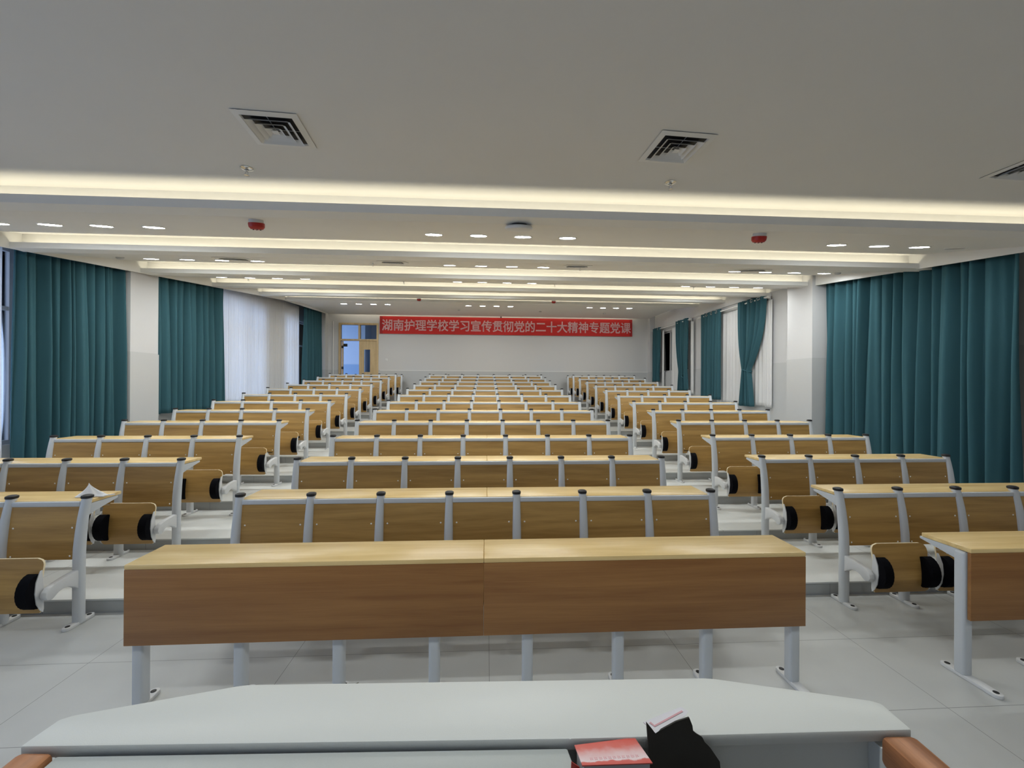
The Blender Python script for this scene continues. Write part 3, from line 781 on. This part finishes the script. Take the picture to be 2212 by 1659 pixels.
for x, y, lab in ((-5.05, 6.2, 'small dark detector at the ceiling edge, window side'), (5.28, 6.15, 'small detector at the ceiling edge, rod side'), (-.9, 14.0, 'small detector on the rear ceiling, window-side of middle'), (1.75, 14.0, 'small detector on the rear ceiling, rod-side of middle'), (3.95, 14.2, 'small detector on the rear ceiling among rod-side downlights')):
    z, r = panel_z(y)
    o = MB().lathe([(.045, .003), (.047, -.012), (.035, -.028), (.010, -.032)], n=20).build('smoke_detector', 'alu', None, (x, y, z), (r, 0, 0))
    tag(o, lab, 'detector', 'small ceiling detectors')

# ------------------------------------------------------------------ banner
bx0, bx1, bz0, bz1 = -3.80, 5.345, 3.528, 4.152
bn = thing('banner', 'long red banner with pale Chinese characters across the back wall', 'banner', (bx0, 15.45, bz0))
MB().box(0, bx1 - bx0, 0, .004, 0, bz1 - bz0).build('cloth', 'red_cloth', bn)
MB().box(0, .10, -.001, .0, 0, bz1 - bz0).build('hem', 'red_hem', bn); MB().box(bx1 - bx0 - .10, bx1 - bx0, -.001, 0, 0, bz1 - bz0).build('hem', 'red_hem', bn)
cu = bpy.data.curves.new('lettering', 'FONT'); cu.body = '湖南护理学校学习宣传贯彻党的二十大精神专题党课'
cu.size = .40; cu.align_x = 'LEFT'; cu.extrude = .001; cu.bevel_depth = .0075; cu.bevel_resolution = 0
tmp = bpy.data.objects.new('lettering', cu); COL.objects.link(tmp)
bpy.context.view_layer.update()
tm = bpy.data.meshes.new_from_object(tmp.evaluated_get(bpy.context.evaluated_depsgraph_get()))
bpy.data.objects.remove(tmp)
tm.materials.clear(); tm.materials.append(M['letter'])
xs_ = [v.co.x for v in tm.vertices]; ys_ = [v.co.y for v in tm.vertices]
kx = 9.02 / (max(xs_) - min(xs_)); x0_, y0_ = min(xs_), min(ys_); ky = .415 / (max(ys_) - y0_)
for v in tm.vertices: v.co = ((v.co.x - x0_) * kx, -.0005 - v.co.z * .15, (v.co.y - y0_) * ky)
tx = place('lettering', tm, bn, (.075, -.0025, .105))
o = MB().lathe([(.004, -.03), (.022, -.02), (.022, .02), (.004, .03)], n=12).build('wall_camera', 'black', None, (.51, 15.42, 4.17)); tag(o, 'small black camera above the middle of the red banner', 'camera')
o = MB().box(-.043, .043, -.012, 0, -.043, .043, 0, .004).build('wall_switch', 'metal_light', None, (-3.566, YB, 2.605)); tag(o, 'small pale wall switch between back door and banner', 'switch')
o = MB().tube([(0, 0, 0), (0, 0, 2.6)], .018, 8).build('conduit_pipe', 'white', None, (-5.42, YB - .03, 1.35)); tag(o, 'thin pipe running down the corner beside the back door', 'pipe')

# ------------------------------------------------------------------ mask on the first window-side table
mk = thing('face_mask', 'crumpled white face mask standing on the front table by aisle', 'mask', (-3.0, 3.44, .872))
def mask_fn(u, v):
    t = u * 2 * PI; r = .068 * (1 - v) ** 1.5 + .0015
    k = 1 + .28 * math.sin(2 * t + .6) * (1 - v) + .12 * math.sin(5 * t)
    return (r * k * math.cos(t) * 1.25 - .015 * v, r * k * math.sin(t) * .6, .004 + .098 * v ** .9 + .006 * math.sin(3 * t) * (1 - v) * v)
b = MB(); b.grid(mask_fn, 40, 14); b.box(.045, .105, -.022, .015, .001, .012, 0, .003); ms = b.build('mask_cloth', 'mask', mk)
MB().tube([(.10, -.01, .010), (.125, .0, .008), (.152, .012, .010), (.158, .02, .012), (.135, .03, .009), (.10, .02, .008)], .0022, 6).build('ear_loop', 'mask', mk)
MB().tube([(-.015, 0, .075), (-.05, .0, .045), (-.082, -.005, .012), (-.078, -.010, .006), (-.050, -.01, .028), (-.02, -.005, .055)], .0022, 6).build('ear_loop', 'mask', mk)

# ------------------------------------------------------------------ lectern
lc = thing('lectern', 'pale grey teacher lectern with wooden arms, cut off by the picture bottom', 'lectern', (0, .62, 0))
def L(x, y): return (x, y - .62)
top = [L(-.790, .777), L(-.782, .836), L(-.765, .846), L(-.505, .910), L(-.485, .9125), L(.465, .8835), L(.485, .880), L(.762, .803), L(.776, .793), L(.772, .730), L(.15, .743)]
MB().prism(top, 1.098, 1.12, 'z', 0, .004).build('top_ledge', 'lectern', lc)
body = [L(-.74, .80), L(-.48, .875), L(.46, .85), L(.73, .77), L(.73, .30), L(-.74, .30)]
b = MB(); b.prism(body, 0, .90, 'z', 0, .003); bd = b.build('body', 'lectern', lc)
b = MB()   # rim walls of the open tray
b.prism([L(-.74, .80), L(-.48, .875), L(.46, .85), L(.73, .77), L(.73, .755), L(-.74, .785)], .90, 1.098, 'z', 0)
b.prism([L(-.74, .785), L(-.722, .785), L(-.722, .30), L(-.74, .30)], .90, 1.09, 'z', 0)
b.prism([L(.712, .755), L(.73, .755), L(.73, .30), L(.712, .30)], .90, 1.09, 'z', 0)
b.prism([L(-.722, .318), L(.712, .318), L(.712, .30), L(-.722, .30)], .90, 1.02, 'z', 0)
b.build('tray_rim', 'lectern', lc)
b = MB(); b.prism([L(-.722, .785), L(.712, .757), L(.712, .318), L(-.722, .318)], .90, .905, 'z', 0); b.build('tray_floor', 'cavity', lc)
# lid over the left half, with the monitor recess
b = MB()
b.prism([L(-.722, .768), L(.144, .738), L(.150, .690), L(-.722, .706)], 1.086, 1.108, 'z', 0, .003)
b.prism([L(.112, .706), L(.150, .704), L(.172, .32), L(.134, .32)], 1.086, 1.107, 'z', 0, .003)
b.prism([L(-.722, .722), L(-.60, .72), L(-.60, .32), L(-.722, .32)], 1.086, 1.107, 'z', 0, .003)
b.build('lid', 'lectern2', lc)
b = MB(); b.prism([L(-.61, .71), L(.12, .70), L(.14, .32), L(-.61, .32)], 1.06, 1.075, 'z', 0); b.build('monitor_cover', 'black', lc)
def arm(x0, x1, name='armrest'):
    a = MB(); a.prism([L(x0, .775 if x0 < 0 else .729), L(x1, .771 if x0 < 0 else .727), L(x1 - .012 * (1 if x0 > 0 else -1), .36), L(x0 - .012 * (1 if x0 > 0 else -1), .36)], 1.062, 1.114, 'z', 0, .009)
    a.build(name, 'arm_wood', lc)
arm(-.788, -.727); arm(.709, .772)
MB().lathe([(.004, -.006), (.006, 0), (.004, .004)], (.700, .69 - .62, 1.070), 10).build('screw', 'chrome', lc)

# cartons standing in the tray
cb = thing('carton', 'small red and white printed carton standing in the lectern tray', 'carton', (.2155, .716, .906), (0, 0, .02), 'cartons in the lectern tray')
b = MB(); b.prism([(-.052, -.018), (.058, -.022), (.049, .022), (-.056, .016)], 0, .208, 'z', 0); b.build('box', 'card', cb)
b = MB(); b.prism([(-.056, -.022), (.061, -.026), (.050, .026), (-.060, .018)], .209, .211, 'z', 0); lid = b.build('printed_lid', 'red_print', cb)
b = MB()
for k in range(11):
    x = -.040 + k * .0078
    b.box(x, x + .0016, -.0135, -.0085, .2111, .2113); b.box(x + .0024, x + .0048, -.0130, -.0118, .2111, .2113); b.box(x + .0024, x + .0044, -.0105, -.0092, .2111, .2113)
b.build('print_marks', 'pink_ink', lid)
b = MB(); b.prism([(-.0605, .150), (-.0605, .208), (-.074, .218), (-.080, .10)], -.022, -.0205, 'y', 0); b.build('side_flap', 'red', cb)
cd = thing('torn_carton', 'torn dark carton with white printed edge standing in lectern tray', 'carton', (.331, .70, .906), (0, 0, 0), 'cartons in the lectern tray')
flap = [(-.042, .0), (.085, .0), (.075, .185), (.060, .207), (.050, .217), (.046, .225), (.036, .231), (.030, .236), (.029, .245), (.024, .258), (.0, .252), (-.020, .243), (-.037, .235), (-.052, .253), (-.050, .21), (-.046, .13)]
b = MB(); b.prism(flap, -.0015, .0015, 'y', 0); b.build('front_flap', 'card_black', cd, rot=(-.10, 0, 0))
wh = [(-.054, .016), (-.037, .0), (-.020, .007), (-.008, .010), (.004, .016), (.024, .0225), (.032, .029), (.022, .036), (-.015, .027)]
b = MB(); b.prism(wh, -.001, .001, 'y', 0); e = b.build('printed_edge', 'paper', cd, (0, .0215, .2345), (-.95, 0, 0))
b = MB(); b.prism([(-.044, .0145), (-.036, .0085), (.022, .0285), (.020, .0305), (-.036, .0110), (-.041, .0160)], -.0018, -.0011, 'y', 0); b.build('ink_line', 'pink_ink', e)
b = MB(); b.box(-.040, .070, .004, .006, 0, .17); b.box(-.042, -.040, -.06, .0, 0, .15); b.box(-.040, .07, -.06, .006, 0, .003); b.build('box', 'card_black', cd)

# dry scrap on the floor under the front desk
def leaf(u, v):
    w = .016 * math.sin(PI * min(1, u * 1.02)) ** .8
    return (.075 * (u - .5), w * (v - .5) * 2, .003 + .012 * (u - .5) ** 2 * 4 + .006 * abs(v - .5))
o = MB().grid(leaf, 14, 4).build('dry_leaf', 'leaf', None, (-.76, 2.50, 0), (0, 0, .5))
tag(o, 'small curled dry scrap on the floor just beyond the lectern', 'leaf')
